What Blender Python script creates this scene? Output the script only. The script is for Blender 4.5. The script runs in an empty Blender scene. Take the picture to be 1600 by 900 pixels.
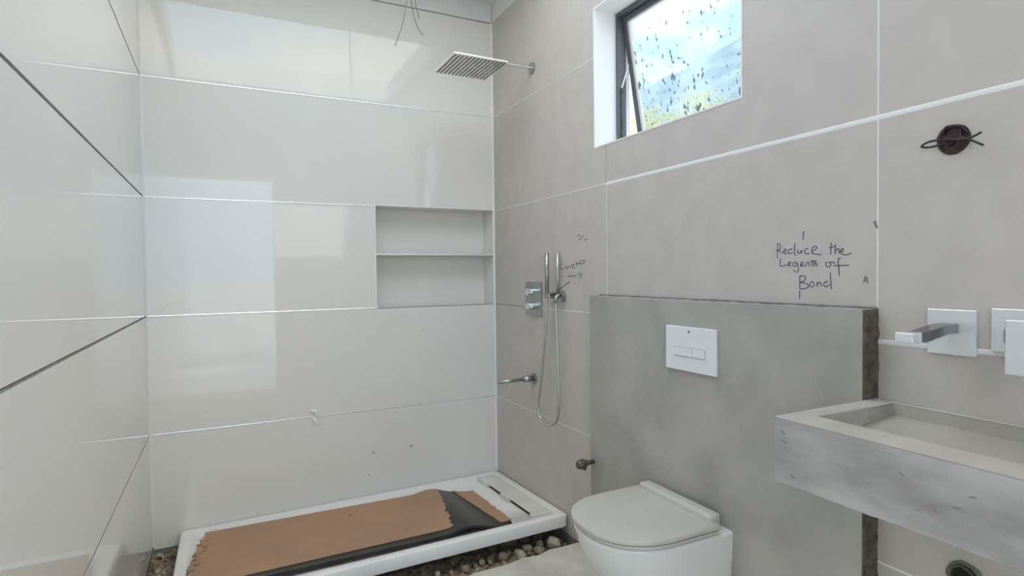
import bpy, bmesh, math, random
from mathutils import Vector, Matrix, noise as mnoise

random.seed(7)
scene = bpy.context.scene
COL = scene.collection
W = 1.926          # room width; back wall is y=0, right wall x=0, left wall x=-W
REAR = -4.0        # rear wall with the doorway, behind the camera
FL = 0.03          # raw concrete slab level
CEIL = 3.12

# ------------------------------------------------------------------ camera
cam_d = bpy.data.cameras.new('camera')
cam = bpy.data.objects.new('camera', cam_d); COL.objects.link(cam)
cam_d.sensor_fit = 'HORIZONTAL'; cam_d.sensor_width = 36.0
cam_d.lens = 36.0 * 900.57 / 1600.0
cam_d.clip_start = 0.02; cam_d.clip_end = 500
yaw, pitch, roll = 0.46366, -0.02512, -0.0117
fw = Vector((math.sin(yaw) * math.cos(pitch), math.cos(yaw) * math.cos(pitch), math.sin(pitch)))
rt = Vector((math.cos(yaw), -math.sin(yaw), 0)); up = rt.cross(fw)
rt2 = math.cos(roll) * rt + math.sin(roll) * up
up2 = -math.sin(roll) * rt + math.cos(roll) * up
m = Matrix((rt2, up2, -fw)).transposed().to_4x4()
m.translation = Vector((-1.5757, -3.3992, 1.3946))
cam.matrix_world = m
scene.camera = cam

# ------------------------------------------------------------------ world, sun, exposure
SKY = 2.0
SUN = 4.0
EXPOSURE = 0.93
wd = bpy.data.worlds.new('sky'); scene.world = wd; wd.use_nodes = True
nt = wd.node_tree; nt.nodes.clear()
def wn(t, **k):
    n = nt.nodes.new(t)
    for a, b in k.items(): setattr(n, a, b)
    return n
tc = wn('ShaderNodeTexCoord'); sep = wn('ShaderNodeSeparateXYZ')
nt.links.new(tc.outputs['Generated'], sep.inputs[0])
grad = wn('ShaderNodeValToRGB')
grad.color_ramp.elements[0].position = 0.0; grad.color_ramp.elements[0].color = (0.48, 0.74, 1.0, 1)
grad.color_ramp.elements[1].position = 0.7; grad.color_ramp.elements[1].color = (0.16, 0.42, 0.85, 1)
e = grad.color_ramp.elements.new(0.36); e.color = (0.36, 0.72, 1.0, 1)
nt.links.new(sep.outputs[2], grad.inputs[0])
mp = wn('ShaderNodeMapping'); mp.inputs['Scale'].default_value = (1.0, 1.0, 2.4)
nt.links.new(tc.outputs['Generated'], mp.inputs[0])
cn = wn('ShaderNodeTexNoise'); cn.inputs['Scale'].default_value = 2.6; cn.inputs['Detail'].default_value = 6
nt.links.new(mp.outputs[0], cn.inputs['Vector'])
cr = wn('ShaderNodeValToRGB'); cr.color_ramp.elements[0].position = 0.36; cr.color_ramp.elements[1].position = 0.56
nt.links.new(cn.outputs[0], cr.inputs[0])
fade = wn('ShaderNodeMapRange'); fade.inputs['From Min'].default_value = 0.04; fade.inputs['From Max'].default_value = 0.32
nt.links.new(sep.outputs[2], fade.inputs[0])
cm = wn('ShaderNodeMath', operation='MULTIPLY'); nt.links.new(cr.outputs[0], cm.inputs[0]); nt.links.new(fade.outputs[0], cm.inputs[1])
mix = wn('ShaderNodeMixRGB'); nt.links.new(cm.outputs[0], mix.inputs[0]); nt.links.new(grad.outputs[0], mix.inputs[1])
mix.inputs[2].default_value = (1.0, 0.95, 0.875, 1)
bg = wn('ShaderNodeBackground'); bg.inputs[1].default_value = SKY
nt.links.new(mix.outputs[0], bg.inputs[0])
wo = wn('ShaderNodeOutputWorld'); nt.links.new(bg.outputs[0], wo.inputs[0])

sd = bpy.data.lights.new('sun', 'SUN'); sd.energy = SUN; sd.angle = 0.02; sd.color = (1.0, 0.95, 0.87)
sun = bpy.data.objects.new('sun', sd); COL.objects.link(sun)
sun.rotation_euler = Vector((0.05, 0.87, 0.46)).to_track_quat('Z', 'Y').to_euler()

def portal(name, loc, rot, sx, sy):
    l = bpy.data.lights.new(name, 'AREA'); l.shape = 'RECTANGLE'; l.size = sx; l.size_y = sy
    l.cycles.is_portal = True
    o = bpy.data.objects.new(name, l); COL.objects.link(o); o.location = loc; o.rotation_euler = rot
    return o

vs = scene.view_settings
vs.view_transform = 'Standard'; vs.look = 'None'; vs.exposure = EXPOSURE; vs.gamma = 1.0
vs.use_curve_mapping = False

# ------------------------------------------------------------------ materials
def mat(name, col, rough=0.5, metal=0.0, spec=0.5, var=0.0, vscale=6.0, col2=None, bump=0.0, bscale=40.0, detail=4.0,
        coat=0.0, stretch=None, lo=0.35, hi=0.65):
    M = bpy.data.materials.new(name); M.use_nodes = True
    t = M.node_tree; b = t.nodes['Principled BSDF']
    b.inputs['Base Color'].default_value = (*col, 1); b.inputs['Roughness'].default_value = rough
    b.inputs['Metallic'].default_value = metal; b.inputs['Specular IOR Level'].default_value = spec
    b.inputs['Coat Weight'].default_value = coat
    c = t.nodes.new('ShaderNodeTexCoord')
    src = c.outputs['Object']
    if stretch:
        mm = t.nodes.new('ShaderNodeMapping'); mm.inputs['Scale'].default_value = stretch
        t.links.new(src, mm.inputs[0]); src = mm.outputs[0]
    if col2 or var:
        n = t.nodes.new('ShaderNodeTexNoise'); n.inputs['Scale'].default_value = vscale; n.inputs['Detail'].default_value = detail
        t.links.new(src, n.inputs['Vector'])
        r = t.nodes.new('ShaderNodeValToRGB')
        r.color_ramp.elements[0].position = lo; r.color_ramp.elements[1].position = hi
        a2 = col2 or tuple(min(1, x * (1 - var)) for x in col)
        r.color_ramp.elements[0].color = (*a2, 1); r.color_ramp.elements[1].color = (*col, 1)
        t.links.new(n.outputs[0], r.inputs[0]); t.links.new(r.outputs[0], b.inputs['Base Color'])
    if bump:
        n2 = t.nodes.new('ShaderNodeTexNoise'); n2.inputs['Scale'].default_value = bscale; n2.inputs['Detail'].default_value = 5
        t.links.new(src, n2.inputs['Vector'])
        bp = t.nodes.new('ShaderNodeBump'); bp.inputs['Strength'].default_value = bump; bp.inputs['Distance'].default_value = 0.01
        t.links.new(n2.outputs[0], bp.inputs['Height']); t.links.new(bp.outputs[0], b.inputs['Normal'])
    return M

M = {}
M['gloss'] = mat('glossy_white_tile', (0.82, 0.80, 0.745), rough=0.03, spec=0.55, var=0.04, vscale=1.5, bump=0.004, bscale=2.0)
M['matte'] = mat('taupe_matte_tile', (0.60, 0.555, 0.51), rough=0.42, spec=0.35, var=0.07, vscale=9, bump=0.02, bscale=120)
M['grout'] = mat('grey_mortar', (0.33, 0.33, 0.32), rough=0.9, var=0.2, vscale=30)
M['grout_dark'] = mat('dark_grout', (0.24, 0.24, 0.235), rough=0.7, var=0.2, vscale=30)
M['silver'] = mat('aluminium_trim', (0.93, 0.93, 0.93), rough=0.2, metal=0.6)
M['trim_white'] = mat('white_trim', (0.86, 0.86, 0.85), rough=0.3)
M['plaster'] = mat('grey_cement_plaster', (0.47, 0.455, 0.415), rough=0.75, spec=0.3, var=0.2, vscale=4.5, bump=0.09, bscale=25, detail=7)
M['raw'] = mat('raw_shaded_mortar', (0.16, 0.135, 0.105), rough=0.95, var=0.5, vscale=40, bump=0.6, bscale=60)  # raw mortar brown, with the shade of the box edge mixed in
M['ceil'] = mat('white_ceiling_plaster', (0.80, 0.80, 0.78), rough=0.8, var=0.05, vscale=4)
M['wallwhite'] = mat('white_wall_paint', (0.85, 0.845, 0.83), rough=0.8)
M['reveal'] = mat('white_reveal_paint', (0.86, 0.85, 0.82), rough=0.6)
M['concrete'] = mat('dusty_concrete_slab', (0.74, 0.715, 0.63), rough=0.9, col2=(0.52, 0.49, 0.41), vscale=5, bump=0.2, bscale=30, detail=8)
M['soil'] = mat('brown_rubble_soil', (0.34, 0.275, 0.19), rough=1.0, col2=(0.10, 0.075, 0.05), vscale=28, bump=0.8, bscale=50, detail=8)
M['stone'] = mat('broken_stone', (0.55, 0.52, 0.43), rough=0.95, col2=(0.34, 0.31, 0.24), vscale=14, bump=0.4, bscale=40)
M['stone2'] = mat('brown_stone', (0.42, 0.34, 0.24), rough=0.95, col2=(0.22, 0.17, 0.11), vscale=14, bump=0.4, bscale=40)
M['acrylic'] = mat('white_acrylic', (0.88, 0.88, 0.86), rough=0.22, var=0.06, vscale=5)
M['acrylic_dusty'] = mat('dusty_white_acrylic', (0.78, 0.775, 0.74), rough=0.35, col2=(0.68, 0.67, 0.62), vscale=6, detail=8)
M['ceramic'] = mat('white_ceramic', (0.80, 0.80, 0.78), rough=0.07, spec=0.6)
M['lid'] = mat('cream_plastic_lid', (0.62, 0.605, 0.55), rough=0.35, var=0.05, vscale=4)
M['board'] = mat('brown_hardboard', (0.46, 0.275, 0.160), rough=0.65, col2=(0.39, 0.24, 0.155), vscale=5, detail=8)
M['board_torn'] = mat('torn_board_fibre', (0.36, 0.25, 0.17), rough=0.95, col2=(0.2, 0.12, 0.08), vscale=40)
M['black'] = mat('black_plastic_film', (0.014, 0.013, 0.011), rough=0.3, spec=0.4, col2=(0.03, 0.03, 0.022), vscale=12)
M['chrome'] = mat('chrome', (0.82, 0.83, 0.85), rough=0.08, metal=1.0)
M['chrome_film'] = mat('chrome_in_film', (0.88, 0.92, 0.97), rough=0.22, metal=0.55, bump=0.05, bscale=25)
M['chrome_dull'] = mat('dull_chrome', (0.42, 0.43, 0.42), rough=0.3, metal=1.0)
M['chrome_dark'] = mat('dark_nozzle_face', (0.33, 0.32, 0.30), rough=0.45, metal=0.5)
M['nozzle'] = mat('rubber_nozzle_row', (0.27, 0.26, 0.25), rough=0.6)
M['hose'] = mat('steel_hose', (0.55, 0.55, 0.54), rough=0.3, metal=0.9)
M['alu_dark'] = mat('dark_grey_aluminium', (0.105, 0.11, 0.12), rough=0.4, spec=0.5)
M['plate_white'] = mat('white_flush_plastic', (0.84, 0.85, 0.88), rough=0.25)
M['ink'] = mat('blue_black_ink', (0.10, 0.09, 0.17), rough=0.8)
M['pencil'] = mat('grey_pencil', (0.13, 0.125, 0.12), rough=0.8)
M['wire_dark'] = mat('dark_wire', (0.035, 0.02, 0.02), rough=0.5)
M['wire_brown'] = mat('maroon_box_plastic', (0.055, 0.03, 0.03), rough=0.6, var=0.5, vscale=60)
M['wire_grey'] = mat('grey_wire', (0.16, 0.16, 0.15), rough=0.6)
M['dark'] = mat('dark_cavity', (0.02, 0.018, 0.015), rough=0.95)
M['chrome_shade'] = mat('shaded_chrome', (0.24, 0.24, 0.23), rough=0.25, metal=1.0)  # chrome colour darkened to stand in for the spout's shaded underside
M['valve'] = mat('dirty_valve_metal', (0.22, 0.23, 0.19), rough=0.45, metal=0.7, var=0.6, vscale=60)
M['paper'] = mat('white_clip_plastic', (0.88, 0.88, 0.88), rough=0.4)
M['hill'] = mat('hazy_hillside', (0.33, 0.42, 0.45), rough=1.0, col2=(0.22, 0.30, 0.33), vscale=0.25, detail=8)  # distance haze is put into the blue grey colour
M['bush'] = mat('yellow_green_foliage', (0.85, 0.70, 0.16), rough=0.9, col2=(0.55, 0.52, 0.14), vscale=2.5)
M['ground'] = mat('pale_paving', (0.74, 0.75, 0.77), rough=1.0, var=0.2, vscale=0.8)

# basin concrete: grey blue skim with dark trowel scratches
def basin_mat():
    X = mat('rough_skimmed_concrete', (0.48, 0.47, 0.46), rough=0.85, col2=(0.28, 0.275, 0.265), vscale=8, bump=0.25, bscale=18, detail=9,
            stretch=(1.0, 0.55, 1.5), lo=0.3, hi=0.62)
    return X
M['basin'] = basin_mat()
M['basin_top'] = mat('smooth_cement_rim', (0.53, 0.51, 0.47), rough=0.8, var=0.14, vscale=8, bump=0.08, bscale=30)
M['basin_in'] = mat('cement_basin_floor', (0.50, 0.475, 0.42), rough=0.8, var=0.15, vscale=6, bump=0.08, bscale=30)

# window glass: thin pane, dusty film with dark paint splashes
def glass_mat():
    X = bpy.data.materials.new('splashed_window_glass'); X.use_nodes = True
    t = X.node_tree; t.nodes.clear(); L = t.links.new
    N = t.nodes.new
    out = N('ShaderNodeOutputMaterial')
    tr = N('ShaderNodeBsdfTransparent'); tr.inputs[0].default_value = (0.72, 0.76, 0.78, 1)
    gl = N('ShaderNodeBsdfGlossy'); gl.inputs['Roughness'].default_value = 0.02
    m1 = N('ShaderNodeMixShader'); m1.inputs[0].default_value = 0.05; L(tr.outputs[0], m1.inputs[1]); L(gl.outputs[0], m1.inputs[2])
    # milky dust film
    df = N('ShaderNodeBsdfTranslucent'); df.inputs[0].default_value = (0.9, 0.93, 0.95, 1)
    c = N('ShaderNodeTexCoord')
    n0 = N('ShaderNodeTexNoise'); n0.inputs['Scale'].default_value = 5; n0.inputs['Detail'].default_value = 7; L(c.outputs['Object'], n0.inputs['Vector'])
    r0 = N('ShaderNodeMapRange'); r0.inputs['From Min'].default_value = 0.4; r0.inputs['From Max'].default_value = 0.75
    r0.inputs['To Min'].default_value = 0.0; r0.inputs['To Max'].default_value = 0.12; L(n0.outputs[0], r0.inputs[0])
    m2 = N('ShaderNodeMixShader'); L(r0.outputs[0], m2.inputs[0]); L(m1.outputs[0], m2.inputs[1]); L(df.outputs[0], m2.inputs[2])
    # dark splashes
    mp = N('ShaderNodeMapping'); mp.inputs['Scale'].default_value = (1, 1.6, 0.8); L(c.outputs['Object'], mp.inputs[0])
    n1 = N('ShaderNodeTexNoise'); n1.inputs['Scale'].default_value = 38; n1.inputs['Detail'].default_value = 2; L(mp.outputs[0], n1.inputs['Vector'])
    n2 = N('ShaderNodeTexNoise'); n2.inputs['Scale'].default_value = 6; L(c.outputs['Object'], n2.inputs['Vector'])
    ad = N('ShaderNodeMath'); ad.operation = 'ADD'; L(n1.outputs[0], ad.inputs[0])
    mu = N('ShaderNodeMath'); mu.operation = 'MULTIPLY'; mu.inputs[1].default_value = 0.35; L(n2.outputs[0], mu.inputs[0]); L(mu.outputs[0], ad.inputs[1])
    r1 = N('ShaderNodeMapRange'); r1.inputs['From Min'].default_value = 0.835; r1.inputs['From Max'].default_value = 0.875
    r1.inputs['To Max'].default_value = 0.85; L(ad.outputs[0], r1.inputs[0])
    dk = N('ShaderNodeBsdfDiffuse'); dk.inputs[0].default_value = (0.22, 0.26, 0.25, 1)
    m3 = N('ShaderNodeMixShader'); L(r1.outputs[0], m3.inputs[0]); L(m2.outputs[0], m3.inputs[1]); L(dk.outputs[0], m3.inputs[2])
    L(m3.outputs[0], out.inputs[0])
    return X
M['glass'] = glass_mat()

# ------------------------------------------------------------------ helpers
def empty(name, loc=(0, 0, 0)):
    o = bpy.data.objects.new(name, None); COL.objects.link(o); o.location = loc; o.empty_display_size = 0.05
    return o

def link(name, bm, material, parent=None, smooth=False, loc=None):
    me = bpy.data.meshes.new(name)
    bmesh.ops.recalc_face_normals(bm, faces=bm.faces)
    if loc is not None:
        bmesh.ops.translate(bm, verts=bm.verts, vec=-Vector(loc))
    bm.to_mesh(me); bm.free()
    ms = material if isinstance(material, (list, tuple)) else [material]
    for x in ms: me.materials.append(M[x])
    if smooth:
        for p in me.polygons: p.use_smooth = True
    o = bpy.data.objects.new(name, me); COL.objects.link(o)
    if loc is not None: o.location = loc
    if parent is not None:
        o.parent = parent
        if loc is None and parent.location.length > 0:
            o.matrix_parent_inverse = Matrix.Translation(parent.location).inverted()
        elif loc is not None:
            o.location = Vector(loc) - parent.location
    return o

def tag(o, label=None, cat=None, group=None, kind=None):
    if label: o['label'] = label
    if cat: o['category'] = cat
    if group: o['group'] = group
    if kind: o['kind'] = kind
    return o

def box(bm, x0, x1, y0, y1, z0, z1, bevel=0.0, seg=2, mi=0):
    vs_ = [bm.verts.new((x, y, z)) for x in (x0, x1) for y in (y0, y1) for z in (z0, z1)]
    f = [(0, 1, 3, 2), (4, 6, 7, 5), (0, 4, 5, 1), (2, 3, 7, 6), (0, 2, 6, 4), (1, 5, 7, 3)]
    fs = [bm.faces.new([vs_[i] for i in q]) for q in f]
    for q in fs: q.material_index = mi
    if bevel:
        es = list({e for q in fs for e in q.edges})
        bmesh.ops.bevel(bm, geom=es, offset=bevel, segments=seg, affect='EDGES', profile=0.5)
    return bm

def B(*a, **k):
    return box(bmesh.new(), *a, **k)

def prism(pts, n0, n1, axis='x', bm=None):
    """extrude a polygon (2D) between n0 and n1 along axis; pts are (y,z), (x,z) or (x,y)"""
    bm = bm or bmesh.new()
    def P(p, n):
        return {'x': (n, p[0], p[1]), 'y': (p[0], n, p[1]), 'z': (p[0], p[1], n)}[axis]
    a = [bm.verts.new(P(p, n0)) for p in pts]; b = [bm.verts.new(P(p, n1)) for p in pts]
    bm.faces.new(a); bm.faces.new(b[::-1])
    k = len(pts)
    for i in range(k): bm.faces.new((a[i], a[(i + 1) % k], b[(i + 1) % k], b[i]))
    return bm

def tube(bm, pts, r, seg=10, cap=True, taper=None):
    pts = [Vector(p) for p in pts]; rings = []
    t0 = (pts[1] - pts[0]).normalized()
    ref = Vector((0, 0, 1)) if abs(t0.z) < 0.9 else Vector((1, 0, 0))
    n = t0.cross(ref).normalized()
    for i, p in enumerate(pts):
        if i == 0: t = pts[1] - pts[0]
        elif i == len(pts) - 1: t = pts[-1] - pts[-2]
        else: t = pts[i + 1] - pts[i - 1]
        t.normalize()
        n = (n - t * n.dot(t)).normalized(); b = t.cross(n)
        rr = r if taper is None else r * taper[i]
        rings.append([bm.verts.new(p + rr * (math.cos(2 * math.pi * k / seg) * n + math.sin(2 * math.pi * k / seg) * b)) for k in range(seg)])
    for a, b in zip(rings, rings[1:]):
        for k in range(seg): bm.faces.new((a[k], a[(k + 1) % seg], b[(k + 1) % seg], b[k]))
    if cap:
        bm.faces.new(rings[0]); bm.faces.new(rings[-1][::-1])
    return bm

def smooth_path(pts, n=8):
    pts = [Vector(p) for p in pts]; out = []
    P = [pts[0]] + pts + [pts[-1]]
    for i in range(1, len(P) - 2):
        p0, p1, p2, p3 = P[i - 1], P[i], P[i + 1], P[i + 2]
        for k in range(n):
            t = k / n
            out.append(0.5 * ((2 * p1) + (-p0 + p2) * t + (2 * p0 - 5 * p1 + 4 * p2 - p3) * t * t + (-p0 + 3 * p1 - 3 * p2 + p3) * t ** 3))
    out.append(pts[-1])
    return out

def loft(bm, rings, cap0=True, cap1=True):
    R = [[bm.verts.new(p) for p in r] for r in rings]
    k = len(R[0])
    for a, b in zip(R, R[1:]):
        for i in range(k): bm.faces.new((a[i], a[(i + 1) % k], b[(i + 1) % k], b[i]))
    if cap0: bm.faces.new(R[0])
    if cap1: bm.faces.new(R[-1][::-1])
    return bm

def strokes(name, ss, material, parent, half=0.0011, x=-0.0006):
    """pen strokes as thin ink ribbons lying on the right wall"""
    bm = bmesh.new()
    for s in ss:
        pts = smooth_path([(0, a, b) for a, b in s], 4)
        prev = None
        for i, p in enumerate(pts):
            t = (pts[min(i + 1, len(pts) - 1)] - pts[max(i - 1, 0)])
            if t.length < 1e-9: continue
            t.normalize(); n = Vector((0, -t.z, t.y)) * half
            a = bm.verts.new((x, p.y + n.y, p.z + n.z)); b = bm.verts.new((x, p.y - n.y, p.z - n.z))
            if prev: bm.faces.new((prev[0], a, b, prev[1]))
            prev = (a, b)
    o = link(name, bm, material, parent)
    md = o.modifiers.new('thick', 'SOLIDIFY'); md.thickness = 0.0004; md.offset = 0
    return o

# pen strokes on the right wall as (y, z) points
NOTE_BOND = [[(-2.1313,1.4583),(-2.1416,1.4594),(-2.1484,1.4678),(-2.145,1.4768),(-2.1399,1.48)],[(-2.1371,1.4816),(-2.1371,1.4332)],[(-2.1399,1.458),(-2.1568,1.4486)],[(-2.1584,1.4514),(-2.1684,1.4554),(-2.1701,1.4596),(-2.1651,1.4613),(-2.1601,1.4543),(-2.1651,1.4468),(-2.175,1.4479)],[(-2.1914,1.4602),(-2.1816,1.4591),(-2.1767,1.4522),(-2.1816,1.4462),(-2.193,1.4501)],[(-2.1994,1.4783),(-2.1988,1.4456),(-2.2033,1.4398)],[(-2.2106,1.4565),(-2.2097,1.4481),(-2.2154,1.4456),(-2.2217,1.4518),(-2.2223,1.456),(-2.2233,1.4461)],[(-2.245,1.4606),(-2.2357,1.4568),(-2.2326,1.4486),(-2.2404,1.4436),(-2.2496,1.4452)],[(-2.2572,1.449),(-2.2707,1.4567),(-2.2722,1.4635),(-2.2647,1.4652),(-2.2572,1.4559),(-2.2587,1.4448),(-2.2707,1.4417),(-2.2885,1.4397)],[(-2.3187,1.4734),(-2.3168,1.4387)],[(-2.3116,1.459),(-2.3314,1.4621)],[(-2.3314,1.4687),(-2.3301,1.4396)],[(-2.3306,1.4475),(-2.3384,1.4551),(-2.3426,1.451),(-2.342,1.4405)],[(-2.3453,1.4443),(-2.3549,1.4492),(-2.3536,1.4545),(-2.3481,1.4521),(-2.3475,1.4429),(-2.3563,1.4373),(-2.3672,1.4369),(-2.3779,1.4418)],[(-2.1484,1.4328),(-2.1467,1.4095),(-2.1601,1.4093),(-2.1701,1.412)],[(-2.1751,1.4105),(-2.1849,1.416),(-2.1833,1.4209),(-2.1767,1.4176),(-2.1767,1.409),(-2.1865,1.4074)],[(-2.2043,1.4199),(-2.1946,1.4172),(-2.193,1.4087),(-2.2027,1.4071),(-2.2075,1.4184),(-2.2123,1.3942),(-2.2059,1.3886),(-2.1946,1.3944)],[(-2.2186,1.4097),(-2.228,1.4137),(-2.2264,1.4194),(-2.2201,1.4153),(-2.2202,1.4068),(-2.2342,1.408)],[(-2.2373,1.4065),(-2.2404,1.4162),(-2.2465,1.4161),(-2.2481,1.4063)],[(-2.2587,1.4255),(-2.2581,1.4048)],[(-2.2496,1.4188),(-2.2737,1.4224)],[(-2.2663,1.4212),(-2.2648,1.4047)],[(-2.2654,1.4116),(-2.2722,1.4142),(-2.2738,1.4046)],[(-2.3088,1.4174),(-2.3016,1.4149),(-2.3045,1.4041),(-2.3132,1.4039),(-2.3174,1.4106),(-2.3131,1.4173),(-2.3315,1.4143)],[(-2.3481,1.4271),(-2.3399,1.4247),(-2.3413,1.4008),(-2.3441,1.377)],[(-2.3259,1.4064),(-2.3726,1.4069)],[(-2.217,1.3772),(-2.2171,1.3376)],[(-2.2154,1.3758),(-2.2311,1.3772),(-2.2374,1.3702),(-2.228,1.3603),(-2.217,1.3574),(-2.2374,1.3548),(-2.2466,1.3465),(-2.2374,1.3394),(-2.2171,1.3376)],[(-2.2588,1.3606),(-2.2512,1.3549),(-2.2528,1.3452),(-2.2619,1.3454),(-2.2649,1.3537),(-2.2588,1.3606)],[(-2.2738,1.3579),(-2.2754,1.3442)],[(-2.2747,1.3524),(-2.2827,1.358),(-2.2872,1.3539),(-2.2887,1.3458)],[(-2.3089,1.3609),(-2.2988,1.3581),(-2.296,1.3486),(-2.3032,1.3446),(-2.3147,1.3529)],[(-2.316,1.3864),(-2.3175,1.361),(-2.3199,1.3382)],[(-2.2294,1.5117),(-2.2279,1.4866)],[(-2.2285,1.5123),(-2.2316,1.5073)],[(-2.2171,1.332),(-2.2161,1.3065)]]
NOTE_SHOWER = [[(-0.8206,1.4478),(-0.822,1.4166),(-0.8496,1.4163)],[(-0.8593,1.4136),(-0.8741,1.4313),(-0.8882,1.4158),(-0.9027,1.4308),(-0.9166,1.4179)],[(-0.9262,1.4329),(-0.9447,1.4351),(-0.9491,1.42),(-0.9306,1.4203),(-0.9262,1.4329)],[(-0.9679,1.452),(-0.972,1.4271)],[(-0.9631,1.4372),(-1.0081,1.4437)],[(-0.9994,1.4562),(-1.0035,1.4315)],[(-1.017,1.4508),(-1.0433,1.455),(-1.0388,1.443),(-1.0168,1.4362)],[(-0.8392,1.3828),(-0.8409,1.3725)],[(-0.8827,1.3776),(-0.9252,1.3765),(-0.9438,1.38),(-0.9712,1.3775)],[(-0.9804,1.3849),(-1.0073,1.3922),(-1.0204,1.3823),(-0.9981,1.375),(-1.0024,1.3627)],[(-0.9107,1.3497),(-0.8578,1.3313),(-0.7979,1.3044)],[(-0.9834,1.575),(-1.0103,1.5831)],[(-0.9921,1.5548),(-1.0365,1.5741)],[(-1.0449,1.5591),(-1.0577,1.5535),(-1.0664,1.5626)]]

# ------------------------------------------------------------------ structure: floor, ceiling, walls
TH = 0.008   # tile thickness
def slab_edge(x): return -0.953 + 0.088 * x
edge = []
k = 24
for i in range(k + 1):
    x = -W + W * i / k
    edge.append((x, slab_edge(x) + random.uniform(-0.012, 0.012)))
floor = link('floor', prism([(-W, REAR - 0.2), (0.0, REAR - 0.2)] + edge[::-1], -0.25, FL, 'z'), 'concrete')
tag(floor, 'raw dusty grey concrete floor slab', kind='structure')

# rough bed of soil in the shower pit (uncountable crumbs)
bm = bmesh.new(); nx, ny = 96, 56; g = []
for i in range(nx + 1):
    row = []
    for j in range(ny + 1):
        x = -W + W * i / nx; y = -1.16 + 1.16 * j / ny
        z = -0.020 + 0.02 * max(0, min(1, (-1.62 - x) / 0.2)) * max(0, min(1, (y + 0.75) / 0.4))
        z += 0.022 * mnoise.fractal(Vector((x * 14, y * 14, 3)), 1.0, 2.0, 4) + 0.012 * mnoise.noise(Vector((x * 55, y * 55, 9)))
        row.append(bm.verts.new((x, y, z)))
    g.append(row)
for i in range(nx):
    for j in range(ny): bm.faces.new((g[i][j], g[i + 1][j], g[i + 1][j + 1], g[i][j + 1]))
soil = link('soil_bed', bm, 'soil')
tag(soil, 'brown crumbly soil and mortar bed beneath the shower tray', 'soil', kind='stuff')

LX0, LX1, LY0, LY1 = -1.90, -0.06, -2.35, -0.80         # unseen roof opening, added to bring in more sky light
bm = bmesh.new()
box(bm, -W - 0.2, 0.22, REAR - 0.2, LY0, CEIL, CEIL + 0.2); box(bm, -W - 0.2, 0.22, LY1, 0.25, CEIL, CEIL + 0.2)
box(bm, -W - 0.2, LX0, LY0, LY1, CEIL, CEIL + 0.2); box(bm, LX1, 0.22, LY0, LY1, CEIL, CEIL + 0.2)
ceiling = link('ceiling', bm, 'ceil')
tag(ceiling, 'white plaster ceiling with an added roof opening', kind='structure')

def strip_h(name, parent, axis, a0, a1, z, w, proud, material):
    """half round trim strip lying in a horizontal joint"""
    bm = bmesh.new(); prof = []
    n = 6
    for q in range(n + 1):
        t = math.pi * q / n
        prof.append((proud * math.sin(t), z + 0.5 * w * math.cos(t)))
    prof += [(-TH, z - 0.5 * w), (-TH, z + 0.5 * w)]
    if axis == 'back': loft(bm, [[(a, -d, zz) for d, zz in prof] for a in (a0, a1)])
    elif axis == 'right': loft(bm, [[(-d, a, zz) for d, zz in prof] for a in (a0, a1)])
    elif axis == 'left': loft(bm, [[(-W + d, a, zz) for d, zz in prof] for a in (a0, a1)])
    return link(name, bm, material, parent)

# ---- wall_back with a niche
NX0, NX1, NZ0, NZ1, ND = -0.768, -0.008, 1.208, 1.803, 0.16
bm = bmesh.new()
D = 0.25
box(bm, -W - 0.2, NX0 - 0.008, TH, D, -0.25, CEIL); box(bm, NX1 + 0.006, 0.22, TH, D, -0.25, CEIL)
box(bm, NX0 - 0.008, NX1 + 0.006, TH, D, NZ1 + 0.008, CEIL); box(bm, NX0 - 0.008, NX1 + 0.006, TH, D, -0.25, NZ0 - 0.008)
box(bm, NX0 - 0.008, NX1 + 0.006, ND + 0.008, D, NZ0 - 0.008, NZ1 + 0.008)
wall_back = link('wall_back', bm, 'grout')
tag(wall_back, 'back shower wall clad in large glossy white tiles', kind='structure')
G = 0.0032
rows = [(0.012, 0.6), (0.6, 1.2), (1.2, 1.8), (1.8, 2.4), (2.4, 3.0)]
for z0, z1 in rows:
    x1 = NX0 if z0 == 1.2 else -0.003
    link('tile', B(-W + 0.004, x1 - 0.002, 0.0, TH, z0 + G, z1 - G, bevel=0.0012, seg=1), 'gloss', wall_back)
for z in (0.6, 1.2, 1.8, 2.4):
    x1 = NX0 if z in (1.2, 1.8) else -0.002
    strip_h('trim_strip', wall_back, 'back', -W + 0.004, x1, z, 0.0075, 0.0018, 'silver')
link('plaster_band', B(-W, 0.0, 0.002, TH, 3.004, CEIL), 'ceil', wall_back)
link('corner_bead', prism([(0.003, 0.003), (-0.009, 0.003), (-0.009, -0.0005), (-0.0005, -0.009), (0.003, -0.009)], 0.11, 3.0, 'z'), 'trim_white', wall_back)
link('corner_bead', prism([(-W - 0.003, 0.003), (-W + 0.007, 0.003), (-W + 0.007, -0.0005), (-W + 0.0005, -0.007), (-W - 0.003, -0.007)], 0.03, 3.0, 'z'), 'trim_white', wall_back)
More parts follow.
